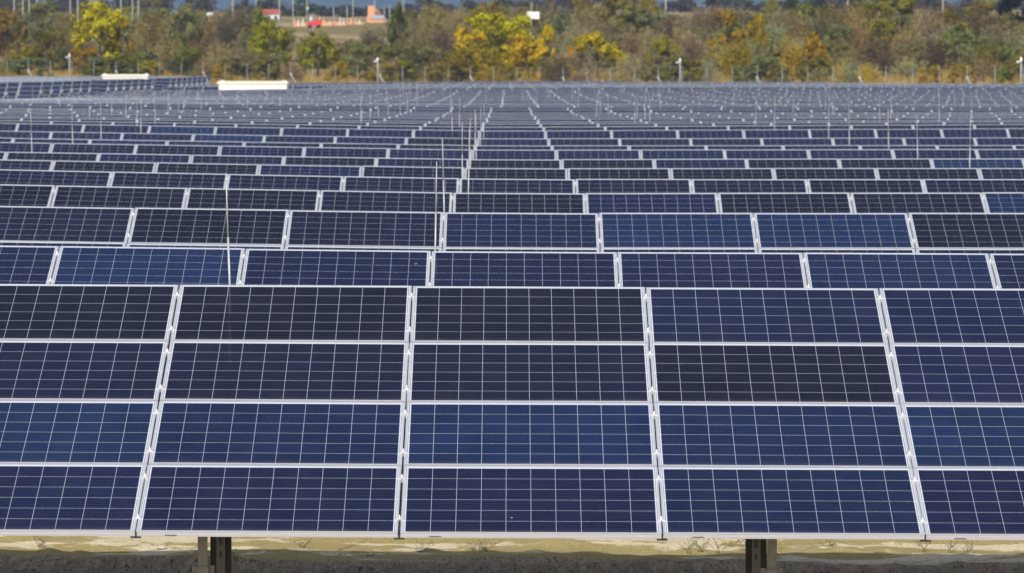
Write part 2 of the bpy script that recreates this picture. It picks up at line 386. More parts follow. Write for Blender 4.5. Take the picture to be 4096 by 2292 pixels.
def column_frame(X, D):
    """matrix of a module column whose top edge runs through (X, D): origin at the lower edge, x along the row, y up the slope"""
    z = row_top_z(X, D); dz = (row_top_z(X+.8, D)-row_top_z(X-.8, D))/1.6
    ax = Vector((1, 0, dz)).normalized(); ay = Vector((0, CT, ST)); ay = (ay-ax*ay.dot(ax)).normalized(); az = ax.cross(ay)
    o = Vector((X, D, z)) - ay*SLOPE
    return Matrix(((ax.x, ay.x, az.x, o.x), (ax.y, ay.y, az.y, o.y), (ax.z, ay.z, az.z, o.z), (0, 0, 0, 1)))
POST_BACK = [(-.073,-.045),(-.073,0),(-.038,0),(-.038,.012),(.038,.012),(.038,0),(.073,0),(.073,-.045),(.069,-.045),(.069,-.004),(.034,-.004),(.034,.008),(-.034,.008),(-.034,-.004),(-.069,-.004),(-.069,-.045)]
POST_OUT = [(-.073,.0),(-.073,.045),(-.069,.045),(-.069,.004),(-.034,.004),(-.034,-.05),(.034,-.05),(.034,.004),(.069,.004),(.069,.045),(.073,.045),(.073,0),(.038,0),(.038,-.054),(-.038,-.054),(-.038,0)]
def add_post(parent, X, D, top, off, detail=True, rear=False):
    gz = ground_z(X, D)
    mb = MB(); mb.box((-.031,-.04,.05), (-.027,.0,top-gz)); mb.box((.027,-.04,.05), (.031,.0,top-gz)); 
    # front web with a long slot and a bolt hole, then the back
    h = top-gz
    if detail and not rear: mb.box((-.027,-.04,.05), (.027,-.036,h))
    elif detail:
        sl0, sl1 = min(.47, h-.42), h-.02
        mb.box((-.027,-.04,.05), (.027,-.036,.39)); mb.box((-.027,-.04,.39), (-.007,-.036,.425)); mb.box((.005,-.04,.39), (.027,-.036,.425))
        mb.box((-.027,-.04,.425), (.027,-.036,.475)); mb.box((-.027,-.04,.475), (-.012,-.036,h)); mb.box((.012,-.04,.475), (.027,-.036,h)); mb.box((-.012,-.04,.66), (.012,-.036,h))
        mb.box((-.027,-.006,.05), (.027,-.002,h))
    else:
        mb.box((-.027,-.04,.05), (.027,-.002,top-gz))
    o = mb.build('post', M_TUBE, parent, Vector((X, D, gz))-off)
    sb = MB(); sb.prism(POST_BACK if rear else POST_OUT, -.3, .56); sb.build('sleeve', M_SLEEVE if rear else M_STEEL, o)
    return o

GR_ROW = 'rows of solar panels crossing the field'
def solar_row(k, cols, label, first_col, left_block=False, full=1, end_detail=False):
    """one ground-mounted row; cols are the X of the module column centres"""
    D = D1+ROWSTEP*(k-1); xm = cols[len(cols)//2]
    off = Vector((xm, D-SLOPE*CT, ground_z(xm, D-SLOPE*CT)))
    root = tag(empty('solar_panel_row', off), label, 'solar row', GR_ROW)
    r = random.Random(k*13+(5 if left_block else 0)); near = k <= 8 and not left_block
    mood = r.choice([NAVY, NAVY, MID, DARK, BLUE])
    mood = MOODS.get(k, mood if mood is not BLUE else NB)
    order = sorted(range(len(cols)), key=lambda i: abs(cols[i])); keep = set(order[:100]) if len(cols) > 100 else set(order)
    seen = full; low = MB(); nlow = 0
    for i, X in enumerate(cols):
        Mx = column_frame(X, D); Mx.translation -= off
        ci = first_col+i
        for q in range(4):
            last = left_block and i >= len(cols)-2
            if q >= 4-seen or (last and q < 4):
                o = link('solar_panel', ME_GLASS if near else ME_FAR, root)
                if k == 1: c = ROW1[q][min(7, max(0, ci+1))]
                elif q == 3 and k == 2: c = ROW2[max(0, min(9, ci+1))]
                elif q == 3 and k == 3: c = ROW3[max(0, min(10, ci+1))]
                elif q == 3 and k == 4: c = ROW4[max(0, min(11, ci+1))]
                else: c = r.choice([mood]*6+[NAVY, MID, BLUE if r.random() < .45 else DARK])
                o.color = jit(c, r)
                J = Matrix.Translation((r.uniform(-.003,.003), q*(PH+GAPY)+r.uniform(-.003,.003), r.uniform(-.0015,.0015))) @ Matrix.Rotation(R(r.uniform(-.12,.12)), 4, 'X') @ Matrix.Rotation(R(r.uniform(-.08,.08)), 4, 'Y') @ Matrix.Rotation(R(r.uniform(-.06,.06)), 4, 'Z')
                m = Mx @ J; o.location = m.translation; o.rotation_euler = m.to_euler()
                if near:
                    fr = link('frame', ME_FRAME, o)
                    if k == 1 and q == 0:
                        mk = link('maker_mark', ME_MARK, o, (-.61, 0, -.0285))
            else:
                nlow += 1; w, h = PW/2, PH; y0 = q*(PH+GAPY)
                P = [Mx @ Vector(p) for p in ((-w,y0,0),(w,y0,0),(w,y0+h,0),(-w,y0+h,0),(-w,y0,-.036),(w,y0,-.036),(w,y0+h,-.036),(-w,y0+h,-.036))]
                low.face([P[0],P[1],P[2],P[3]], 0, [(0,0),(PW,0),(PW,PH),(0,PH)]); low.face([P[4],P[5],P[1],P[0]], 1); low.face([P[3],P[2],P[6],P[7]], 1); low.face([P[1],P[5],P[6],P[2]], 1); low.face([P[0],P[3],P[7],P[4]], 1); low.face([P[7],P[6],P[5],P[4]], 1)
        if near and k <= 6 and i+1 < len(cols):
            Mr = column_frame(X+(PW+GAPX)/2, D); Mr.translation -= off
            mb = MB(); mb.box((-.02, .03, -.0396), (.02, SLOPE-.03, -.0385), 0, Mr); mb.box((-.02, .03, -.06), (-.018, SLOPE-.03, -.0396), 0, Mr); mb.box((.018, .03, -.06), (.02, SLOPE-.03, -.0396), 0, Mr); mb.build('gap_shade_strip', M_GAP, root)  # added dark strip under the gap, standing in for the shade behind it
            if k == 1:
                mb = MB(); mb.box((-.0045, -.006, -.043), (.0045, .19, -.004), 0, Mr); mb.box((-.034, -.012, -.047), (.034, .02, -.0425), 0, Mr); mb.build('end_stop', M_INK, root)
        # clamps in the gap to the next column
        if near and k <= 5 and i+1 < len(cols):
            Xg = X+(PW+GAPX)/2; Mg = column_frame(Xg, D); Mg.translation -= off
            for q in range(4-seen if k > 1 else 0, 4):
                for s in (.2, .815):
                    cl = link('clamp', ME_CLAMP, root); m = Mg @ Matrix.Translation((r.uniform(-.001,.001), q*(PH+GAPY)+s*PH, 0)); cl.location = m.translation; cl.rotation_euler = m.to_euler()
    if nlow:
        o = tag(low.build('lower_panels', [M_CELL, M_ALU], root), kind='stuff'); o.color = jit(mood, r)
    # purlins along the row, carried on rafters and posts
    x0, x1 = cols[0]-PW/2, cols[-1]+PW/2
    if near:
        for q in range(4):
            for s in (.2, .815):
                mb = MB(); pts = [x0+(x1-x0)*t/10 for t in range(11)]
                for a, b in zip(pts, pts[1:]):
                    A = column_frame(a, D); B = column_frame(b, D); y = q*(PH+GAPY)+s*PH
                    c0 = [A @ Vector((0, y+dy, dz))-off for dy, dz in ((-.02,-.04),(.02,-.04),(.02,-.085),(-.02,-.085))]
                    c1 = [B @ Vector((0, y+dy, dz))-off for dy, dz in ((-.02,-.04),(.02,-.04),(.02,-.085),(-.02,-.085))]
                    for e in range(4): mb.face([c0[e], c0[(e+1) % 4], c1[(e+1) % 4], c1[e]])
                mb.build('purlin', M_STEEL, root)
    n = max(1, int((x1-x0)/3.73)); px = [-1.99+3.73*t for t in range(-40, 41) if x0+.3 < -1.99+3.73*t < x1-.3] if not left_block else [x1-.35-3.73*t for t in range(n)]
    if near and k <= 3:
        for X in px:
            Mp = column_frame(X, D)
            mb = MB(); 
            for q in range(1):
                mb.box((-.025, .25, -.15), (.025, SLOPE-.25, -.086), 0, Matrix.Translation(-off) @ Mp)
            mb.build('rafter', M_STEEL, root)
            for s in (.95, 2.95):
                p = Mp @ Vector((0, s, -.15)); add_post(root, X, p.y, p.z, off, k == 1, s > 2)
    else:
        mb = MB()
        for X in px:
            Mp = column_frame(X, D); 
            for s in (.95, 2.95):
                p = Mp @ Vector((0, s, -.05)); gz = ground_z(X, p.y)
                mb.box((X-.04-off.x, p.y-.03-off.y, gz-.2-off.z), (X+.04-off.x, p.y+.03-off.y, p.z-off.z))
        mb.build('support_frame', M_STEEL, root)
    if left_block:
        X = x1-.1; p = column_frame(X, D) @ Vector((0, 2.0, -.1))
        mb = MB(); mb.box((-.05,-.1,-.1), (.12,.03,.12)); mb.build('junction_box', M_GREYBOX, root, Vector((X+.12, p.y, p.z))-off)
    return root
ROWLOOK = {1:'nearest solar row, all four tiers of blue and black modules shown, posts beneath',
 2:'second solar row from the front, one tier of mostly navy modules, rod at its left',
 3:'third solar row from the front, blacks at left, bright blue right of middle',
 4:'fourth solar row from the front, mostly black modules'}
for k in range(1, NROW+1):
    D = D1+ROWSTEP*(k-1); half = .12*D+3
    ph = (-.675-.0004*k if k < 22 else -.2 if k < 38 else .35) + (random.Random(k*7).uniform(-.07,.07) if k > 13 else 0)
    ph += {12:.02}.get(k, 0)
    pit = PW+GAPX; n0 = int((-half-ph)/pit)-1; cols = []; fc = None
    for n in range(n0, int((half-ph)/pit)+2):
        X = ph+pit*(n+.5)
        if abs(X) > half: continue
        if D > 290 and X-PW/2 < -33: continue
        if D > 470 and X-PW/2 < -27: continue
        if 386 < D < 416 and X < -17: continue
        if D > fence_d(X)-9: continue
        if fc is None: fc = n
        cols.append(X)
    base = {1:-3, 2:-4, 3:-4, 4:-4}.get(k, 0)
    lab = ROWLOOK.get(k) or f'{nth(k)} solar row counted from the front, a ' + ('single tier of modules showing' if k < 12 else 'thin strip of module tops')
    full = 4 if k == 1 else 2 if k <= 3 else 1
    # first_col: 0 = the leftmost module seen in the picture
    vis0 = min((i for i, x in enumerate(cols) if x+PW/2 > -.1116*D-.0), default=0)
    solar_row(k, cols, lab, -vis0, full=full)
kl = 0
for k in range(34, 64):
    D = D1+ROWSTEP*(k-1)
    if k == 39: continue
    xr = -36.2; cols = []
    if k in (53, 54): xr = -44.4
    elif k > 45: xr = -35.3
    x = xr-PW/2
    while x > -.12*D-3 and len(cols) < 40:
        cols.append(x); x -= PW+GAPX
    cols.reverse()
    if not cols: continue
    kl += 1
    solar_row(k, cols, f'{nth(kl) if kl > 1 else "first"} row end from the left in the bank of panels at upper left', 0, left_block=True)

# ------------------------------------------------------------------ lightning rods behind the rows
def rod_meshes(r, lean=None):
    """clipped to the back of a table: stout tube below, slim tip above; z = 0 is the table's top edge"""
    lean = r.uniform(-.022, .026) if lean is None else lean; b2 = r.uniform(-.008, .008)
    a = MB(); a.tube([(-lean*.7,0,-.7),(0,0,0),(lean*.37,0,.37)], [.0095,.009,.0085], 6)
    for z in (-.16, -.5): a.box((lean*z-.02,-.06,z-.015), (lean*z+.02,.012,z+.015))
    b = MB(); b.tube([(lean*.35,0,.34),(lean*.35+(lean+b2)*.25,0,.6),(lean*.35+(lean+b2)*.5,0,.83)], [.0062,.0055,.0045], 6)
    return a.mesh('tube', [M_ROD]), b.mesh('tip', [M_ROD])
rr = random.Random(21); RODM = [rod_meshes(rr) for _ in range(7)]
rods = [(1, -1.985, rod_meshes(rr, -.033))]
for k in range(2, 46):
    D = D1+ROWSTEP*(k-1)
    b = -.6 if k < 11 else -1.33 if k < 13 else -4.2 if k < 20 else rr.uniform(-4, 4)
    for n in range(-8, 9):
        X = b+8.1*n+(rr.uniform(-.12,.12) if k < 13 else rr.uniform(-.7,.7))
        if abs(X) > .112*D or (k > 20 and rr.random() < .35) or (D > 290 and X < -33) or D > fence_d(X)-14 or (380 < D < 418 and X < -16): continue
        rods.append((k, X, RODM[rr.randrange(7)]))
LEFTW = {1:'lightning rod behind the nearest solar row, left of its middle'}
for k, X, (ma, mb_) in rods[:290]:
    D = D1+ROWSTEP*(k-1)+.07
    z0 = row_top_z(X, D-.07)-.03
    rt = empty('lightning_rod', (X, D, z0))
    if k == 1: lab = 'thin grey two-part lightning rod fixed behind the nearest solar row, leaning left'
    elif k <= 12: lab = f'thin lightning rod behind the {nth(k)} solar row, ' + ('near the middle of the picture' if abs(X) < 3.5 else 'on the left side' if X < 0 else 'on the right side') + ('' if abs(X) < 11 else ', outer one')
    else: lab = 'faint thin lightning rod far back among the narrow solar rows'
    tag(rt, lab, 'lightning rod', 'lightning rods between the solar rows')
    for nm, me in (('tube', ma), ('tip', mb_)): o = link(nm, me, rt)

# ------------------------------------------------------------------ white service cabins
def cabin(X0, X1, D, ytop, label, deep=2.6):
    gz = ground_z((X0+X1)/2, D); H = zy(ytop, D)-gz; w = (X1-X0)/2
    rt = tag(empty('service_cabin', ((X0+X1)/2, D, gz)), label, 'cabin', 'white transformer cabins')
    b = MB(); b.box((-w+.12, .12, -.3), (w-.12, deep-.12, H-.2)); b.build('walls', M_WHITE, rt)
    p = MB()
    for x in (-.45, -.32, -.2, -.08, .55, .63, .72): p.box((w*x*1.0-.012, .112, .05), (w*x+.012, .121, H-.25))
    p.build('wall_joints', M_JOINT, rt)
    r = MB(); r.box((-w, 0, H-.2), (w, deep, H)); r.box((-w+.05, .05, H), (w-.05, deep-.05, H+.03)); rf = r.build('roof', M_ROOFC, rt)
    for x in (-w*.86, w*.88):
        c = MB(); c.box((x-.16, .5, H+.03), (x+.16, .9, H+.12)); c.build('roof_vent', M_ROOFC, rf)
    d = MB(); d.box((-.1*w, .108, .1), (.22*w, .119, H-.4)); d.box((.19*w-.02, .098, 1.0), (.19*w, .108, 1.15)); d.build('door', M_WHITE, rt)
cabin(at(547, 398), at(725, 398), 398, 205.5, 'larger white flat-roofed cabin rising among the panel rows at upper left')
cabin(at(256, 466), at(375, 466), 466, 188, 'smaller, farther white flat-roofed cabin at the top of the left panel bank')

# ------------------------------------------------------------------ boundary fence with cameras
frt = tag(empty('wire_fence', FENCE[len(FENCE)//2][:2]+(FENCE[len(FENCE)//2][2]-2.9,)), 'long wire mesh fence on slim grey posts along the far edge of the solar field', 'fence')
fo = Vector(frt.location)
g = MB(); g.tube([(0,0,-.3),(0,0,2.9)], .038, 6); g.tube([(0,0,2.9),(0,0,2.95)], [.042,.02], 6); ME_FP = g.mesh('post', [M_FENCE])
g = MB(); g.tube([(.0,-.05,1.75),(.95,-.35,0)], .05, 6); g.box((-.1,-.1,1.66), (.1,.0,1.84)); ME_FB = g.mesh('brace', [M_BRACE])
CAMS = (182, 956, 1716, 2573)
BR = (72.6, 293, 512, 732, 956, 1184, 1416.5, 1655.5, 1904, 2161.5, 2432)
for x, (X, D, zt) in zip(FX, FENCE):
    base = Vector((X, D, zt-2.9))
    o = link('post', ME_FP, frt, base-fo)
    if x in BR: link('brace', ME_FB, frt, base-fo)
w = MB(); n = 0
for (a, b) in zip(FENCE, FENCE[1:]):
    A = Vector((a[0], a[1]+.04, a[2]-2.9))-fo; B = Vector((b[0], b[1]+.04, b[2]-2.9))-fo
    for h in (.1, .5, .95, 1.4, 1.85, 2.3, 2.75):
        w.tube([A+Vector((0,0,h)), (A+B)/2+Vector((0,0,h-.02)), B+Vector((0,0,h))], .0035, 3, cap=False)
    for q in range(1, 14):
        P = A.lerp(B, q/14); w.tube([P+Vector((0,0,.1)), P+Vector((0,0,2.75))], .0022, 3, cap=False)
w.build('wire_mesh', M_FENCE, frt)
for x, nm in zip(CAMS, ('above the left panel bank', 'left of the middle, before grey scrub', 'right of the round yellow tree', 'at the right edge of the picture')):
    i = FX.index(x); X, D, zt = FENCE[i]; X -= .25; gz = zt-2.9
    H = zy({182:134, 956:144, 1716:146, 2573:143}[x], D)-gz
    rt = tag(empty('camera_pole', (X, D-.35, gz)), f'white camera on slim fence pole, {nm}', 'camera pole', 'security cameras along the far fence')
    m_ = MB(); m_.tube([(0,0,-.2),(0,0,H*.55),(0,0,H-.25)], [.075,.06,.05], 8); m_.build('mast', M_BRACE, rt)
    c = MB(); c.tube([(0,0,H-.45),(0,0,H-.32),(0,0,H-.1),(0,0,H)], [.07,.13,.11,.03], 8); c.tube([(-.02,-.02,H-.4),(-.28,-.12,H-.47)], .05, 6); c.tube([(-.22,-.1,H-.44),(-.42,-.16,H-.5)], [.09,.1], 8); c.build('camera', M_WHITE, rt)

# ------------------------------------------------------------------ trees and shrubs
def leaf(mb, p, s, r, el=1., up=.3, out=None):
    n = Vector((r.gauss(0,1), r.gauss(0,1), r.gauss(0,1)+up))
    if out is not None: n = n*.5+out*1.5
    n.normalize(); a = n.orthogonal().normalized()
    a = Matrix.Rotation(r.uniform(0, 6.3), 3, n) @ a; b = n.cross(a); l = s*el
    mb.face([p-a*s*.5-b*l*.2, p+a*s*.1-b*l*.6, p+a*s*.5+b*l*.15, p-a*s*.05+b*l*.6])
def broad_crown(seed, nl=11, base=.16, squash=1.):
    r = random.Random(seed); mb = MB(); lobes = []
    for i in range(nl):
        t = i/nl*6.283+r.uniform(-.4,.4); h = base+.14+(1-base-.2)*r.random()**.9
        rad = .36*math.sqrt(max(.05, 1-((h-.48)/.56)**2))*r.uniform(.55, 1.05)
        lobes.append((Vector((math.cos(t)*rad, math.sin(t)*rad, h)), r.uniform(.10, .19)))
    lobes.append((Vector((r.uniform(-.1,.1), r.uniform(-.1,.1), .86)), .14))
    for c, q in lobes:
        for s in range(13):
            d = Vector((r.gauss(0,1), r.gauss(0,1), r.gauss(0,1))).normalized(); sc = c+Vector((d.x, d.y, d.z*.9))*q*r.uniform(.45, 1.1); sr = r.uniform(.03, .065)
            for l in range(40):
                q3 = Vector((r.gauss(0,.55), r.gauss(0,.55), r.gauss(0,.5))); p = sc+q3*sr
                if p.z > .03: leaf(mb, p, r.uniform(.018, .036), r, 1., .3, (d+q3*.6).normalized())
    return mb, lobes
def twig_crown(seed):
    """twiggy, half bare shrub: fine upright sprays with sparse leaves"""
    r = random.Random(seed); mb = MB(); lobes = []
    for i in range(46):
        t = r.uniform(0, 6.283); sp = r.uniform(.05, .46); h = r.uniform(.55, 1.)*math.sqrt(max(.15, 1-(sp/.52)**2)); z0 = r.uniform(.0, .3)*h
        a = Vector((math.cos(t)*sp*.35, math.sin(t)*sp*.35, z0)); b = Vector((math.cos(t)*sp, math.sin(t)*sp, h))
        if i % 5 == 0: lobes.append((b, .1))
        for l in range(66):
            q = r.random()**.8; p = a.lerp(b, q); p += Vector((r.gauss(0,1), r.gauss(0,1), r.gauss(0,.7)))*(.022+.035*q)
            if r.random() < .55:
                d = Vector((r.gauss(0,.5)+math.cos(t)*.4, r.gauss(0,.5)+math.sin(t)*.4, r.uniform(.3,1.2))).normalized()*r.uniform(.05,.11); s = d.orthogonal().normalized()*r.uniform(.004,.008)
                mb.face([p-s, p+s, p+d+s*.4, p+d-s*.4])
            else: leaf(mb, p, r.uniform(.018, .034), r, 1., .3, Vector((math.cos(t)*sp*1.6, math.sin(t)*sp*1.6, .6)).normalized())
    return mb, lobes
def poplar_crown(seed):
    r = random.Random(seed); mb = MB(); lobes = []
    for i in range(60):
        h = .1+.9*i/60; w_ = .5*(.35+.65*math.sin(math.pi*min(1, (1-h)*1.05+.08)))*.9; t = i*2.4
        c = Vector((math.cos(t)*w_*r.uniform(.3,.9), math.sin(t)*w_*r.uniform(.3,.9), h))
        if i % 8 == 0: lobes.append((c, .1))
        for l in range(44):
            leaf(mb, c+Vector((r.gauss(0,.11), r.gauss(0,.11), r.gauss(0,.035))), r.uniform(.03,.055), r, 1., .1)
    return mb, lobes
def trunk_mesh(lobes, seed, tall=.75, r0=.022):
    r = random.Random(seed); mb = MB()
    top = Vector((r.uniform(-.03,.03), r.uniform(-.03,.03), tall))
    mb.tube([(0,0,-.03),(r.uniform(-.01,.01),r.uniform(-.01,.01),.2),(top.x*.5,top.y*.5,tall*.6),tuple(top)], [r0,r0*.8,r0*.5,r0*.15], 7)
    for c, q in lobes[::2]:
        z = max(.1, min(tall*.8, c.z*.55)); st = Vector((top.x*z, top.y*z, z)); md = st.lerp(c, .5)+Vector((0,0,-.02))
        mb.tube([st, md, c], [r0*.45, r0*.3, r0*.1], 5)
    return mb.mesh('trunk', [M_BARK])
SHAPES = {'broad': [], 'twig': [], 'poplar': []}
for s in range(6):
    mb, lo = broad_crown(100+s, 10+s % 4, (-.02, .06, .0)[s % 3]); SHAPES['broad'].append((mb.mesh('crown', [M_LEAF]), trunk_mesh(lo, s)))
for s in range(5):
    mb, lo = twig_crown(200+s); SHAPES['twig'].append((mb.mesh('crown', [M_LEAF]), trunk_mesh(lo, s, .5, .012)))
for s in range(2):
    mb, lo = poplar_crown(300+s); SHAPES['poplar'].append((mb.mesh('crown', [M_LEAF]), trunk_mesh(lo, s, .9, .03)))
KIND = {  # crown colour, shape
 'yellow': ((.54,.40,.004), 'broad'), 'ygreen': ((.335,.26,.012), 'broad'), 'lime': ((.43,.385,.006), 'broad'), 'olive': ((.225,.20,.034), 'broad'),
 'dgreen': ((.095,.125,.016), 'broad'), 'orange': ((.43,.30,.024), 'twig'), 'brown': ((.27,.21,.095), 'twig'), 'dbrown': ((.15,.12,.065), 'twig'),
 'silver': ((.33,.32,.165), 'twig'), 'greygreen': ((.22,.225,.082), 'broad'), 'tan': ((.36,.29,.125), 'twig'), 'black': ((.018,.022,.014), 'broad'), 'pop': ((.06,.08,.03), 'poplar'), 'popy': ((.28,.255,.05), 'poplar')}
tr = random.Random(77)
def tree(x, ytop, u, w, kind, label, group=None, name='tree', dz=0):
    D = 500.; 
    for _ in range(4): D = fence_d(at(x, D))+u
    X = at(x, D); gz = ground_z(X, D); h = zy(ytop, D)-gz; W = w*D/F
    col, sh = KIND[kind]; me, tk = SHAPES[sh][tr.randrange(len(SHAPES[sh]))]
    rt = tag(empty(name, (X, D, gz-.05)), label, 'tree' if name.endswith('tree') else 'shrub', group)
    rz = tr.uniform(0, 6.283)
    for nm, m_ in (('crown', me), ('trunk', tk)):
        o = link(nm, m_, rt); o.scale = (W, W, h); o.rotation_euler = (0, 0, rz)
        if nm == 'crown': o.color = tuple(c*tr.uniform(.85, 1.15) for c in col)+(1,)
GT, GS = 'autumn trees beyond the fence', 'scrub bushes beyond the fence'
T = [ # column, top row, metres beyond fence, width, kind, label
 (255,0,30,165,'yellow','tall yellow tree at upper left, the biggest yellow crown left of the cabins'),
 (300,40,34,75,'ygreen','green-yellow tree joined to the right side of the big left yellow tree'),
 (18,22,45,95,'olive','olive-green tree cut by the left edge of the picture'),
 (682,45,40,135,'ygreen','yellow-green tree in front of the red-roofed house'),
 (655,18,60,60,'olive','slim olive tree rising left of the red roof'),
 (800,74,30,135,'ygreen','low rounded yellow-green tree below the red trailer'),
 (1000,14,70,62,'dgreen','dark green tree just right of the orange tower'),
 (1262,30,34,215,'lime','largest lime-yellow tree, in the middle of the thicket'),
 (1180,70,22,105,'yellow','yellow tree at the left flank of the largest lime tree'),
 (1328,84,20,125,'yellow','golden tree at the right foot of the largest lime tree'),
 (1372,58,34,58,'yellow','small orange-tipped tree between the golden and silvery ones'),
 (1503,80,24,150,'yellow','isolated bright golden round tree right of the middle'),
 (1440,118,30,50,'yellow','small golden offshoot just left of the isolated golden tree'),
 (1440,40,52,120,'silver','silvery grey bush-like tree between lime and golden trees'),
 (1665,88,34,85,'ygreen','yellow tree with orange leaves left of the third camera pole'),
 (1828,22,48,115,'ygreen','tall yellow-green tree above the orange bushes right of the third camera'),
 (1900,30,60,65,'ygreen','narrow yellow-green tree next to the tall one above the orange bushes'),
 (1992,72,28,95,'orange','orange-brown tree left of the twisted yellow trunk'),
 (2052,78,26,80,'ygreen','yellow tree with a twisted leafy trunk right of the orange ones'),
 (1990,-6,330,38,'pop','dark poplar against the blue hills, left of its two neighbours'),
 (2056,-10,330,44,'pop','darkest poplar against the blue hills, right of the two'),
 (1940,-10,300,42,'popy','olive poplar top left of the dark poplars'),
 (1628,-12,170,60,'popy','tall pale yellow poplar rising out of the frame above the golden tree'),
 (1560,-14,150,120,'olive','broad olive tree rising out of the frame left of the pale poplar'),
 (1470,-8,180,100,'olive','olive-brown tree top right of the white billboard'),
 (2250,-8,110,150,'olive','large olive-brown tree filling the top right of the thicket'),
 (2540,-14,150,90,'black','almost black evergreen at the top right corner'),
 (2465,-6,120,100,'dbrown','dark bare tree left of the black evergreen'),
 (770,-4,620,62,'dgreen','round dark green tree behind the red trailer'),
 (1225,0,120,120,'olive','pale olive tree behind the largest lime tree'),
 (1095,-3,110,110,'brown','tall grey-brown tree right of the dark green one by the tower'),
]
for x, y, u, w, k, lab in T: tree(x, y, u, w*1.12, k, lab, None if k in ('black',) else GT, 'dark_poplar_tree' if k == 'pop' else 'tree')
S = [(1215,110,18,95,'ygreen'),(1262,120,16,100,'ygreen'),(1150,125,14,70,'ygreen'),(60,112,14,80,'ygreen'),(95,35,55,90,'greygreen'),(150,22,70,85,'brown'),(120,70,30,90,'olive'),(190,60,40,70,'brown'),(215,120,16,80,'ygreen'),(305,148,10,55,'dgreen'),(385,12,75,110,'brown'),(345,70,45,75,'brown'),
 (450,14,90,100,'greygreen'),(425,75,34,95,'tan'),(510,18,95,100,'brown'),(475,112,14,70,'olive'),(550,95,30,100,'tan'),(575,22,80,110,'dbrown'),(610,110,20,90,'silver'),(690,126,14,95,'greygreen'),(620,60,60,90,'brown'),
 (870,85,40,90,'brown'),(935,62,50,110,'dbrown'),(905,110,22,110,'greygreen'),(960,100,30,100,'olive'),(1040,50,70,90,'brown'),(1150,12,120,80,'brown'),(1110,62,55,120,'dbrown'),(1050,112,24,100,'greygreen'),(1090,140,10,70,'tan'),(1120,105,18,70,'dbrown'),(1300,10,150,90,'brown'),
 (1400,95,40,70,'dbrown'),(1405,140,14,70,'brown'),(1585,125,16,75,'silver'),(1590,70,60,90,'brown'),(1640,60,80,80,'tan'),(1530,45,90,90,'brown'),(1690,125,14,75,'silver'),(1740,45,90,100,'brown'),(1745,95,30,70,'dbrown'),(1780,140,12,60,'silver'),(1755,12,170,70,'brown'),
 (1850,92,24,130,'orange'),(1950,40,110,90,'silver'),(1940,115,16,80,'greygreen'),(2000,45,120,80,'brown'),(2100,55,70,100,'greygreen'),(2125,120,20,80,'brown'),(2150,30,90,110,'brown'),(2090,20,160,80,'brown'),(2200,70,45,110,'dbrown'),(2280,55,60,100,'brown'),(2330,20,100,100,'brown'),(2350,80,40,90,'dbrown'),(2300,105,28,80,'greygreen'),(2410,65,60,100,'greygreen'),(2390,20,120,80,'olive'),(2440,110,28,90,'brown'),(2520,70,50,100,'dbrown'),(2560,110,30,80,'greygreen'),(2230,118,24,90,'dbrown'),(2490,112,26,80,'olive'),(2180,150,9,70,'orange'),(2120,145,10,60,'orange'),
 (30,150,8,70,'orange'),(250,150,8,60,'olive'),(380,150,8,80,'ygreen'),(520,140,10,70,'brown'),(560,160,6,60,'ygreen'),(740,150,8,70,'brown'),(850,150,8,60,'ygreen'),(960,160,6,90,'ygreen'),(1020,150,8,70,'ygreen'),(1230,160,6,80,'orange'),(1460,165,6,70,'brown'),(1560,165,5,60,'tan'),(1650,160,7,70,'greygreen'),(1740,165,6,70,'olive'),(1880,160,6,80,'greygreen'),(1960,165,6,70,'olive'),(2060,160,6,70,'tan'),(2340,165,6,70,'ygreen'),(2420,160,6,80,'ygreen'),(2520,165,6,60,'olive')]
for q in range(150):
    x = -30+2640*((q*.618034) % 1)+tr.uniform(-12, 12); y = tr.uniform(4, 150); S.append((x, y, max(9, 175-y*1.25+tr.uniform(-8, 25)), tr.uniform(80, 130), tr.choice(['brown','brown','dbrown','tan','olive','greygreen','silver'])))
for q in range(80):
    x = -30+2640*((q*.7548777) % 1)+tr.uniform(-10, 10); y = tr.uniform(-6, 38)
    if 655 < x-10 < 770 and y < 16 or 1640 < x < 1770 and y < 20 or 1900 < x < 2100 and y < 14: y += 22
    S.append((x, y, tr.uniform(130, 330), tr.uniform(95, 150), tr.choice(['brown','brown','dbrown','tan','olive','olive','greygreen'])))
SL = {'ygreen':'small yellow-green bush low in the thicket beyond the fence','greygreen':'grey-green leafy bush in the thicket beyond the fence','brown':'grey-brown half-bare shrub in the thicket beyond the fence','olive':'dull olive leafy bush in the thicket beyond the fence','dgreen':'low dark green bush at the foot of the tall left yellow tree','tan':'pale straw-coloured shrub in the thicket beyond the fence','dbrown':'dark leafless shrub in the shade of the thicket beyond the fence','silver':'silvery pale shrub in the thicket beyond the fence','orange':'rusty orange shrub low in the thicket beyond the fence'}
for x, y, u, w, k in S:
    if 785 < x < 985 and y < 62: continue
    if 640 < x < 785 and y < 55 and u > 62: continue
    if 795 < x < 900 and 60 < y < 98: y = 98
    tree(x, y, u, w*1.22, k, SL[k], GS, 'shrub')
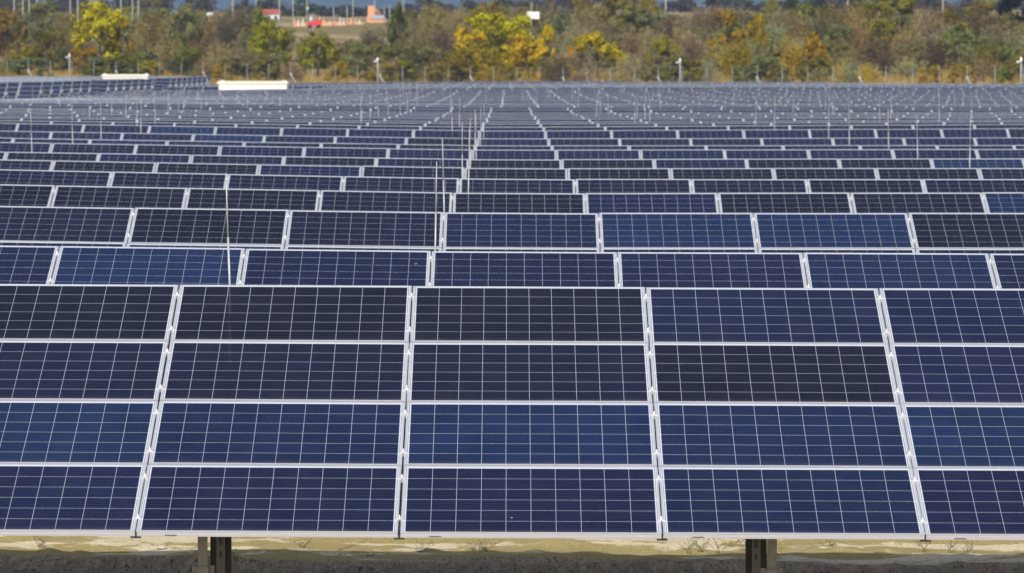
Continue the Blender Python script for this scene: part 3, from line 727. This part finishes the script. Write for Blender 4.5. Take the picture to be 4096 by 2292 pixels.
def far_wood():
    r = random.Random(9); mb = MB()
    for i in range(190):
        D = r.uniform(1100, 1380); x = r.uniform(-60, 2640); X = at(x, D); gz = ground_z(X, D)
        h = r.uniform(1.3, 3.3) if 700 < x < 1060 or 1640 < x < 1770 or 1880 < x < 2110 else r.uniform(3, 5.5); w_ = r.uniform(3, 7)
        for l in range(230):
            t = Vector((r.gauss(0,.45)*w_*.5, r.gauss(0,.45)*w_*.5, h*(.1+.85*r.random()**.8))); t.x *= 1.15-.6*(t.z/h)**2
            leaf(mb, Vector((X, D, gz))+t, r.uniform(.35, .75), r)
    o = tag(mb.build('far_wood', M_LEAF), 'dim dark wood along the foot of the blue hills', 'wood', kind='stuff'); o.color = (.085,.075,.06,1)
far_wood()
def dry_grass():
    r = random.Random(12); mb = MB()
    for i in range(5200):
        x = r.uniform(-60, 2640); u = r.uniform(1, 42)**1.0; D = 500.
        for _ in range(2): D = fence_d(at(x, D))+u
        X = at(x, D); gz = ground_z(X, D); tall = r.uniform(.6, 1.5)*(1.15 if x > 2050 else .9)
        for b in range(6):
            a = r.uniform(0, 6.28); bx, by = r.gauss(0,.25), r.gauss(0,.25); lx, ly = math.cos(a)*tall*.3, math.sin(a)*tall*.3; wd = r.uniform(.03,.07); h = tall*r.uniform(.6,1)
            mb.face([(X+bx-wd, D+by, gz-.05), (X+bx+wd, D+by, gz-.05), (X+bx+lx+wd*.3, D+by+ly, gz+h), (X+bx+lx-wd*.3, D+by+ly, gz+h)])
    o = tag(mb.build('dry_grass', M_LEAF), 'rusty dry grass growing along the far fence', 'grass', kind='stuff'); o.color = (.40,.27,.085,1)
dry_grass()

# ------------------------------------------------------------------ things beyond the thicket
def far(x, D): X = at(x, D); return Vector((X, D, ground_z(X, D)))
# orange tower with curved ducts and a shed at its foot
D = 930; p = far(935, D); s = D/F
rt = tag(empty('orange_tower', p), 'pale orange square tower with three curved ducts, behind the thicket', 'tower')
H = zy(14, D)-p.z; b = MB(); b.box((-9*s, 0, -.5), (9*s, 1.6, H)); b.build('shaft', M_ORANGE, rt)
for q in range(3):
    b = MB(); x0 = (11+q*5)*s; b.tube([(9*s-.05, .5, H-.5-.25*q), (x0*.98, .5, H-.55-.3*q), (x0+.12, .5, H-1.0-.3*q), (x0+.15, .5, H-2.6)], .11, 8); b.build('duct', M_ORANGE, rt)
b = MB(); b.box((-11*s, -.4, -.5), (-3*s, 0, H*.38)); b.build('buttress', M_ORANGE, rt)
p = far(950, D-6); rt = tag(empty('low_shed', p), 'low shed with pale blue-grey roof at the foot of the orange tower', 'shed')
b = MB(); b.box((-18*s, 0, -.5), (22*s, 2.5, .75)); b.build('walls', M_ORANGE, rt)
b = MB(); zt = zy(38, D-6)-p.z
for (x0, x1) in ((-14, 16),):
    b.face([(x0*s-.3, -.2, .75), (x1*s+.4, -.2, .75), (x1*s, 1.3, zt), (x0*s, 1.3, zt)]); b.face([(x1*s+.4, 2.7, .75), (x0*s-.3, 2.7, .75), (x0*s, 1.3, zt), (x1*s, 1.3, zt)]); b.face([(x0*s-.3,-.2,.75),(x0*s,1.3,zt),(x0*s-.3,2.7,.75)]); b.face([(x1*s+.4,-.2,.75),(x1*s+.4,2.7,.75),(x1*s,1.3,zt)])
b.build('roof', M_SHED, rt)
# red trailer
D = 820; p = far(792, D); s = D/F
rt = tag(empty('red_trailer', p+Vector((0,0,.1))), 'red trailer with a higher rounded right half, on the grassy rise', 'trailer')
zt, z2 = zy(50, D)-p.z, zy(55, D)-p.z; zb = zy(66, D)-p.z
b = MB(); b.box((-17*s, 0, zb), (1*s, 2, z2)); b.build('box_body', M_RED, rt)
b = MB(); out = [(1*s, zb), (17*s, zb), (17.5*s, zt-.35), (15*s, zt-.1), (10*s, zt), (5*s, zt-.08), (1*s, z2+.05)]
for yy, rev in ((-.02, False), (2.02, True)):
    f_ = [(x_, yy, z_) for x_, z_ in out]; b.face(f_[::-1] if rev else f_)
for i in range(len(out)):
    a, c = out[i], out[(i+1) % len(out)]; b.face([(a[0],-.02,a[1]),(a[0],2.02,a[1]),(c[0],2.02,c[1]),(c[0],-.02,c[1])])
b.build('hood', M_RED, rt)
for x_ in (-11*s, 10*s):
    b = MB(); b.tube([(x_, -.15, zb-.15), (x_, .1, zb-.15)], .38, 12); b.build('wheel', M_TYRE, rt)
p = far(784, D+14); rt = tag(empty('silver_tank', p), 'small silver round tank behind the red trailer', 'tank')
zt = zy(40, D+14)-p.z; b = MB(); rr_ = .42
b.tube([(0,0,zt-1.3),(0,0,zt-1.15),(0,0,zt-.45),(0,0,zt-.15),(0,0,zt)], [.2,rr_,rr_,.3,.06], 12); b.build('vessel', M_SHED, rt)
b = MB(); b.tube([(.45,0,-.3),(.7,0,zt-.3),(.6,0,zt+.1),(.1,0,zt+.12)], .07, 6); b.build('pipe', M_ORANGE, rt)
for q in (-.3, .3):
    b = MB(); b.tube([(q,0,-.3),(q,0,zt-1.0)], .06, 6); b.build('leg', M_SHED, rt)
# salmon site walls with pillars
for i, (x0, x1, y, lab) in enumerate(((738, 772, 57, 'short low salmon wall with pillars left of the red trailer'), (802, 872, 55, 'long low salmon wall with spiky pillars between red trailer and orange tower'), (872, 915, 56, 'low salmon wall with pale blocks just left of the orange tower'))):
    D = 905+i*4; p = far((x0+x1)/2, D); s = D/F; rt = tag(empty('low_wall', p), lab, 'wall', 'salmon site walls', 'thing')
    zt = zy(y, D)-p.z; hw = (x1-x0)/2*s; b = MB(); b.box((-hw, 0, -.4), (hw, .3, zt)); b.build('wall_face', M_ORANGE, rt); r_ = random.Random(i); x_ = -hw+.2
    while x_ < hw-.2:
        b = MB(); wd = r_.uniform(.12,.28); hh = zt+r_.uniform(.25, .95); b.box((x_-wd, -.06, -.4), (x_+wd, .36, hh)); b.tube([(x_, .15, hh), (x_+.05, .15, hh+.3)], [.08,.03], 5); b.build('pillar', M_ORANGE if r_.random() < .7 else M_JOINT, rt); x_ += r_.uniform(.7, 1.3)
# red-roofed white house
D = 1000; p = far(678, D); s = D/F; rt = tag(empty('small_house', p), 'white house with a red tiled roof half hidden behind yellow-green tree', 'house')
z1, z2 = zy(34, D)-p.z, zy(23, D)-p.z; hw = 27*s
b = MB(); b.box((-hw, 0, -.5), (hw, 5, z1)); b.build('walls', M_WHITE, rt)
b = MB(); b.face([(-hw-.3,-.4,z1-.05),(hw+.3,-.4,z1-.05),(hw-.6,2.5,z2),(-hw+.6,2.5,z2)]); b.face([(hw+.3,5.4,z1-.05),(-hw-.3,5.4,z1-.05),(-hw+.6,2.5,z2),(hw-.6,2.5,z2)]); b.face([(-hw-.3,5.4,z1-.05),(-hw-.3,-.4,z1-.05),(-hw+.6,2.5,z2)]); b.face([(hw+.3,-.4,z1-.05),(hw+.3,5.4,z1-.05),(hw-.6,2.5,z2)]); b.build('roof', M_TILE, rt)
for x_ in (-1.5, 0, 1.5):
    b = MB(); b.box((x_-.35, -.03, z1-1.5), (x_+.35, .02, z1-.5)); b.build('window', M_GLASS, rt)
# white lorry
D = 760; p = far(528, D); s = D/F; rt = tag(empty('white_lorry', p), 'white box lorry showing through the grey scrub at upper left', 'lorry')
zt = zy(31, D)-p.z; b = MB(); b.box((-6*s, 0, zt-.55), (9*s, 2.2, zt)); b.box((-6*s, .1, .7), (2*s, 2.1, zt-.55)); b.build('cargo_box', M_WHITE, rt)
b = MB(); b.box((-13*s, .1, .5), (-6.5*s, 2.0, zt-.35)); cb = b.build('cab', M_SHED, rt); b = MB(); b.box((-12.5*s, .07, zt-1.0), (-8*s, .1, zt-.5)); b.build('side_window', M_GLASS, cb)
for x_ in (-10*s, 0, 6*s):
    b = MB(); b.tube([(x_, 0, .42), (x_, .25, .42)], .42, 12); b.build('wheel', M_TYRE, rt)
# white billboard
D = 640; p = far(1341, D); s = D/F; rt = tag(empty('billboard', p), 'blank white billboard on a post above the lime-yellow tree', 'billboard')
z1, z2, z3 = zy(47, D)-p.z, zy(29.5, D)-p.z, zy(5, D)-p.z
b = MB(); b.box((-15.5*s, 0, z1), (15.5*s, .12, z2)); pn = b.build('panel', M_WHITE, rt)
b = MB(); b.box((-16*s, -.02, z2), (16*s, .14, z2+.05)); b.box((-16*s, -.02, z1-.05), (16*s, .14, z1)); b.build('frame', M_SHED, pn)
b = MB(); b.tube([(-4.5*s, .2, -.4), (-4.5*s, .2, z3)], .07, 8); b.build('post', M_POLE, rt)
# concrete poles
POLES = [(38,-25,700),(60,-25,720),(76,-25,690),(95,-25,730),(179,-25,740),(198,-25,700),(306,-25,690),(335,-25,720),(350,-25,700),(587,-25,720),(645,-25,760),(704,-25,800),(738,-25,780),(773,-25,840),(840,17,900),(874,14,905),(889,-25,880),(943,-25,960),(967,17,915),(981,13,890),(1015,-25,860),(1674,-25,640),(2131,-25,680),(2370,-25,620)]
PL = {38:'first concrete pole from the left edge, above the scrub',60:'second concrete pole from the left edge',76:'third concrete pole from the left edge, wider than its neighbours',95:'fourth concrete pole from the left edge',179:'dim concrete pole just left of the pole beside the tall yellow tree',198:'pale pole beside the left side of the tall yellow tree',306:'pale pole at the right shoulder of the tall yellow tree',335:'thin pole between two others right of the tall yellow tree',350:'stout pole right of the tall yellow tree',587:'pole above the dark scrub right of the white lorry',645:'white pole top above the slim olive tree',704:'pole rising right of the red-roofed house',738:'tallest clear pole between the red-roofed house and red trailer',773:'pole with a lamp box just behind the red trailer',840:'short pole over the long salmon wall',874:'short thick pole left of the pole before the orange tower',889:'pale tall pole left of the orange tower',943:'thin pole behind the orange tower',967:'short pole just right of the orange tower',981:'short pole beside the dark green tree',1015:'pole above the dark green tree right of the tower',1674:'tall lone pole right of the pale poplar',2131:'pole at the right of the dark poplars',2370:'pole above the scrub at upper right'}
for x, y, D in POLES:
    p = far(x, D); h = zy(y, D)-p.z; rt = tag(empty('utility_pole', p), PL[x], 'pole', 'poles beyond the thicket')
    b = MB(); b.tube([(0,0,-.3),(0,0,h)], [.125,.08], 8); b.build('shaft', M_POLE, rt)
    if y < 0:
        b = MB(); b.box((-.8, -.06, h-.5), (.8, .06, h-.38)); b.tube([(-.7,0,h-.38),(-.7,0,h-.2)], .05, 6); b.tube([(.7,0,h-.38),(.7,0,h-.2)], .05, 6); b.build('crossarm', M_POLE, rt)
    if x == 773:
        b = MB(); b.box((-.1,-.35,zy(24,D)-p.z), (.35,.05,zy(17,D)-p.z)); b.build('lamp_box', M_SHED, rt)

# ------------------------------------------------------------------ stones and dry weeds under the front row
def stone(x, y, size, label):
    D = 36.; size *= .62
    for _ in range(6):
        X = at(x, D); zz = ground_z(X, D); D = D*(below(y, D)/(ZC-zz))**-1 if ZC-zz else D
        D = min(max(D, 33.6), 37.2)
    r = random.Random(int(x)); mb = MB(); n = 10; rings = []
    for j in range(5):
        t = math.pi*(j+.5)/5; ring = []
        for i in range(n):
            a = 6.283*i/n; q = r.uniform(.8, 1.15)
            ring.append((math.cos(a)*math.sin(t)*q*size, math.sin(a)*math.sin(t)*q*size*.8, math.cos(t)*size*.42*r.uniform(.85,1.1)))
        rings.append(ring)
    for a, b in zip(rings, rings[1:]):
        for i in range(n): mb.face([a[i], b[i], b[(i+1) % n], a[(i+1) % n]], 0, None, True)
    mb.face(rings[0], 0); mb.face(rings[-1][::-1], 0)
    tag(mb.build('stone', M_STONE, None, (X, D, ground_z(X, D)+size*.2)), label, 'stone', 'loose stones under the front row')
stone(402, 1380, .075, 'flat white stone in the shade left of the left post pair')
stone(513, 1352, .04, 'little pale stone between the two posts of the left pair')
stone(660, 1392, .05, 'brown stone in the shade right of the left post pair')
stone(930, 1396, .05, 'tan stone in the shade below the middle of the front row')
stone(2075, 1384, .08, 'grey stone at the sunlit edge right of the right post pair')
stone(2170, 1384, .07, 'white stone at the sunlit edge far right of the right post pair')
stone(1990, 1400, .045, 'small dark stone in the shade right of the right post pair')
def weed(x, y, h, label, n=5):
    D = 35.4; h *= .62; X = at(x, D)
    for _ in range(8):
        zz = ground_z(X, D); D += .6*(D*(ZC-zz)/below(y, D)-D); D = min(max(D, 33.8), 36.4); X = at(x, D)
    r = random.Random(int(x*3)); mb = MB()
    for i in range(n):
        a = r.uniform(0, 6.28); l = h*r.uniform(.5, 1); p0 = Vector((r.gauss(0,.015), r.gauss(0,.015), -.01)); d = Vector((math.cos(a)*.45, math.sin(a)*.3, 1)).normalized()
        p1 = p0+d*l*.5; p2 = p0+d*l+Vector((math.cos(a)*.04, 0, 0)); mb.tube([p0, p1, p2], [.002,.0017,.001], 4)
        for q in range(3):
            t = p0.lerp(p2, r.uniform(.35, .95)); e = t+Vector((r.uniform(-.07,.07), r.uniform(-.04,.04), r.uniform(.02,.07))); mb.tube([t, e], [.0013,.0008], 3)
            leaf(mb, e, .011, r)
    tag(mb.build('dry_weed', M_TWIG, None, (X, D, ground_z(X, D)+.01)), label, 'weed', 'dry weeds under the front row')
WD = [(1735,1392,.17,'dry weed left of the right post pair, third from it'),(1765,1388,.15,'thin upright dry weed left of the right post pair'),(1870,1388,.2,'spindly dry weed touching the left of the right post pair'),(1812,1394,.2,'bushy dry weed just left of the right post pair'),(1950,1428,.22,'long dry stalk in the shade right of the right post pair'),(2085,1380,.1,'tiny dry weed at the sunlit edge right of the right post pair'),(2330,1388,.2,'biggest dry weed at the sunlit edge near the right end'),(2400,1390,.13,'small dry weed right of the biggest one'),(2440,1392,.14,'dry weed nearest the right edge of the picture'),(1055,1394,.14,'dry weed under the middle of the front row'),(1200,1390,.12,'dry weed left of centre right under the second column gap'),(1230,1392,.14,'dry grassy weed under the centre of the front row'),(760,1384,.1,'small dry weed right of the left post pair'),(600,1425,.12,'dry weed in deep shade right of the left post pair'),(90,1375,.09,'dry weed near the left edge of the picture')]
for a in WD: weed(*a)

# ------------------------------------------------------------------ the air between
def haze():
    m = bpy.data.materials.new('thin_haze'); m.use_nodes = True; nt = m.node_tree; nt.nodes.clear()
    v = nt.nodes.new('ShaderNodeVolumePrincipled'); v.inputs['Color'].default_value = (.36, .60, 1., 1); v.inputs['Density'].default_value = .0001
    o = nt.nodes.new('ShaderNodeOutputMaterial'); nt.links.new(v.outputs[0], o.inputs['Volume'])
    mb = MB(); mb.box((-4300, -320, -40), (4300, 12500, 700)); tag(mb.build('haze', m), 'thin pale autumn haze over the solar field', 'haze', kind='stuff')
haze()
# ------------------------------------------------------------------ sun, sky, camera
EL, AZ = R(35.6), R(12)
w = bpy.data.worlds.new('World'); scene.world = w; w.use_nodes = True
nt = w.node_tree; bg = nt.nodes['Background']; sk = nt.nodes.new('ShaderNodeTexSky'); sk.sky_type = 'NISHITA'; sk.sun_disc = False
sk.sun_elevation = EL; sk.sun_rotation = math.pi+AZ; sk.air_density = .85; sk.dust_density = 3.2; sk.ozone_density = 1.
nt.links.new(sk.outputs[0], bg.inputs[0]); bg.inputs[1].default_value = .115
sl = bpy.data.lights.new('sun', 'SUN'); sl.energy = 4.3; sl.angle = R(.53); sl.color = (1., .95, .87)
so = link('sun', sl, None, (0, -20, 60)); sv = Vector((-math.sin(AZ)*math.cos(EL), -math.cos(AZ)*math.cos(EL), math.sin(EL)))
so.rotation_euler = (-sv).to_track_quat('-Z', 'Y').to_euler()
cam = bpy.data.cameras.new('camera'); co = link('camera', cam, None, (0, 0, ZC))
cam.sensor_width = 36.; cam.lens = F/2576*36; cam.clip_start = .5; cam.clip_end = 20000
co.rotation_euler = (math.pi/2-PIT, 0, -math.atan((1288-CXV)/F))
cam.dof.use_dof = True; cam.dof.focus_distance = 31.5; cam.dof.aperture_fstop = 8.5
scene.camera = co
scene.view_settings.view_transform = 'Standard'; scene.view_settings.look = 'None'; scene.view_settings.exposure = 0.
scene.cycles.max_bounces = 6
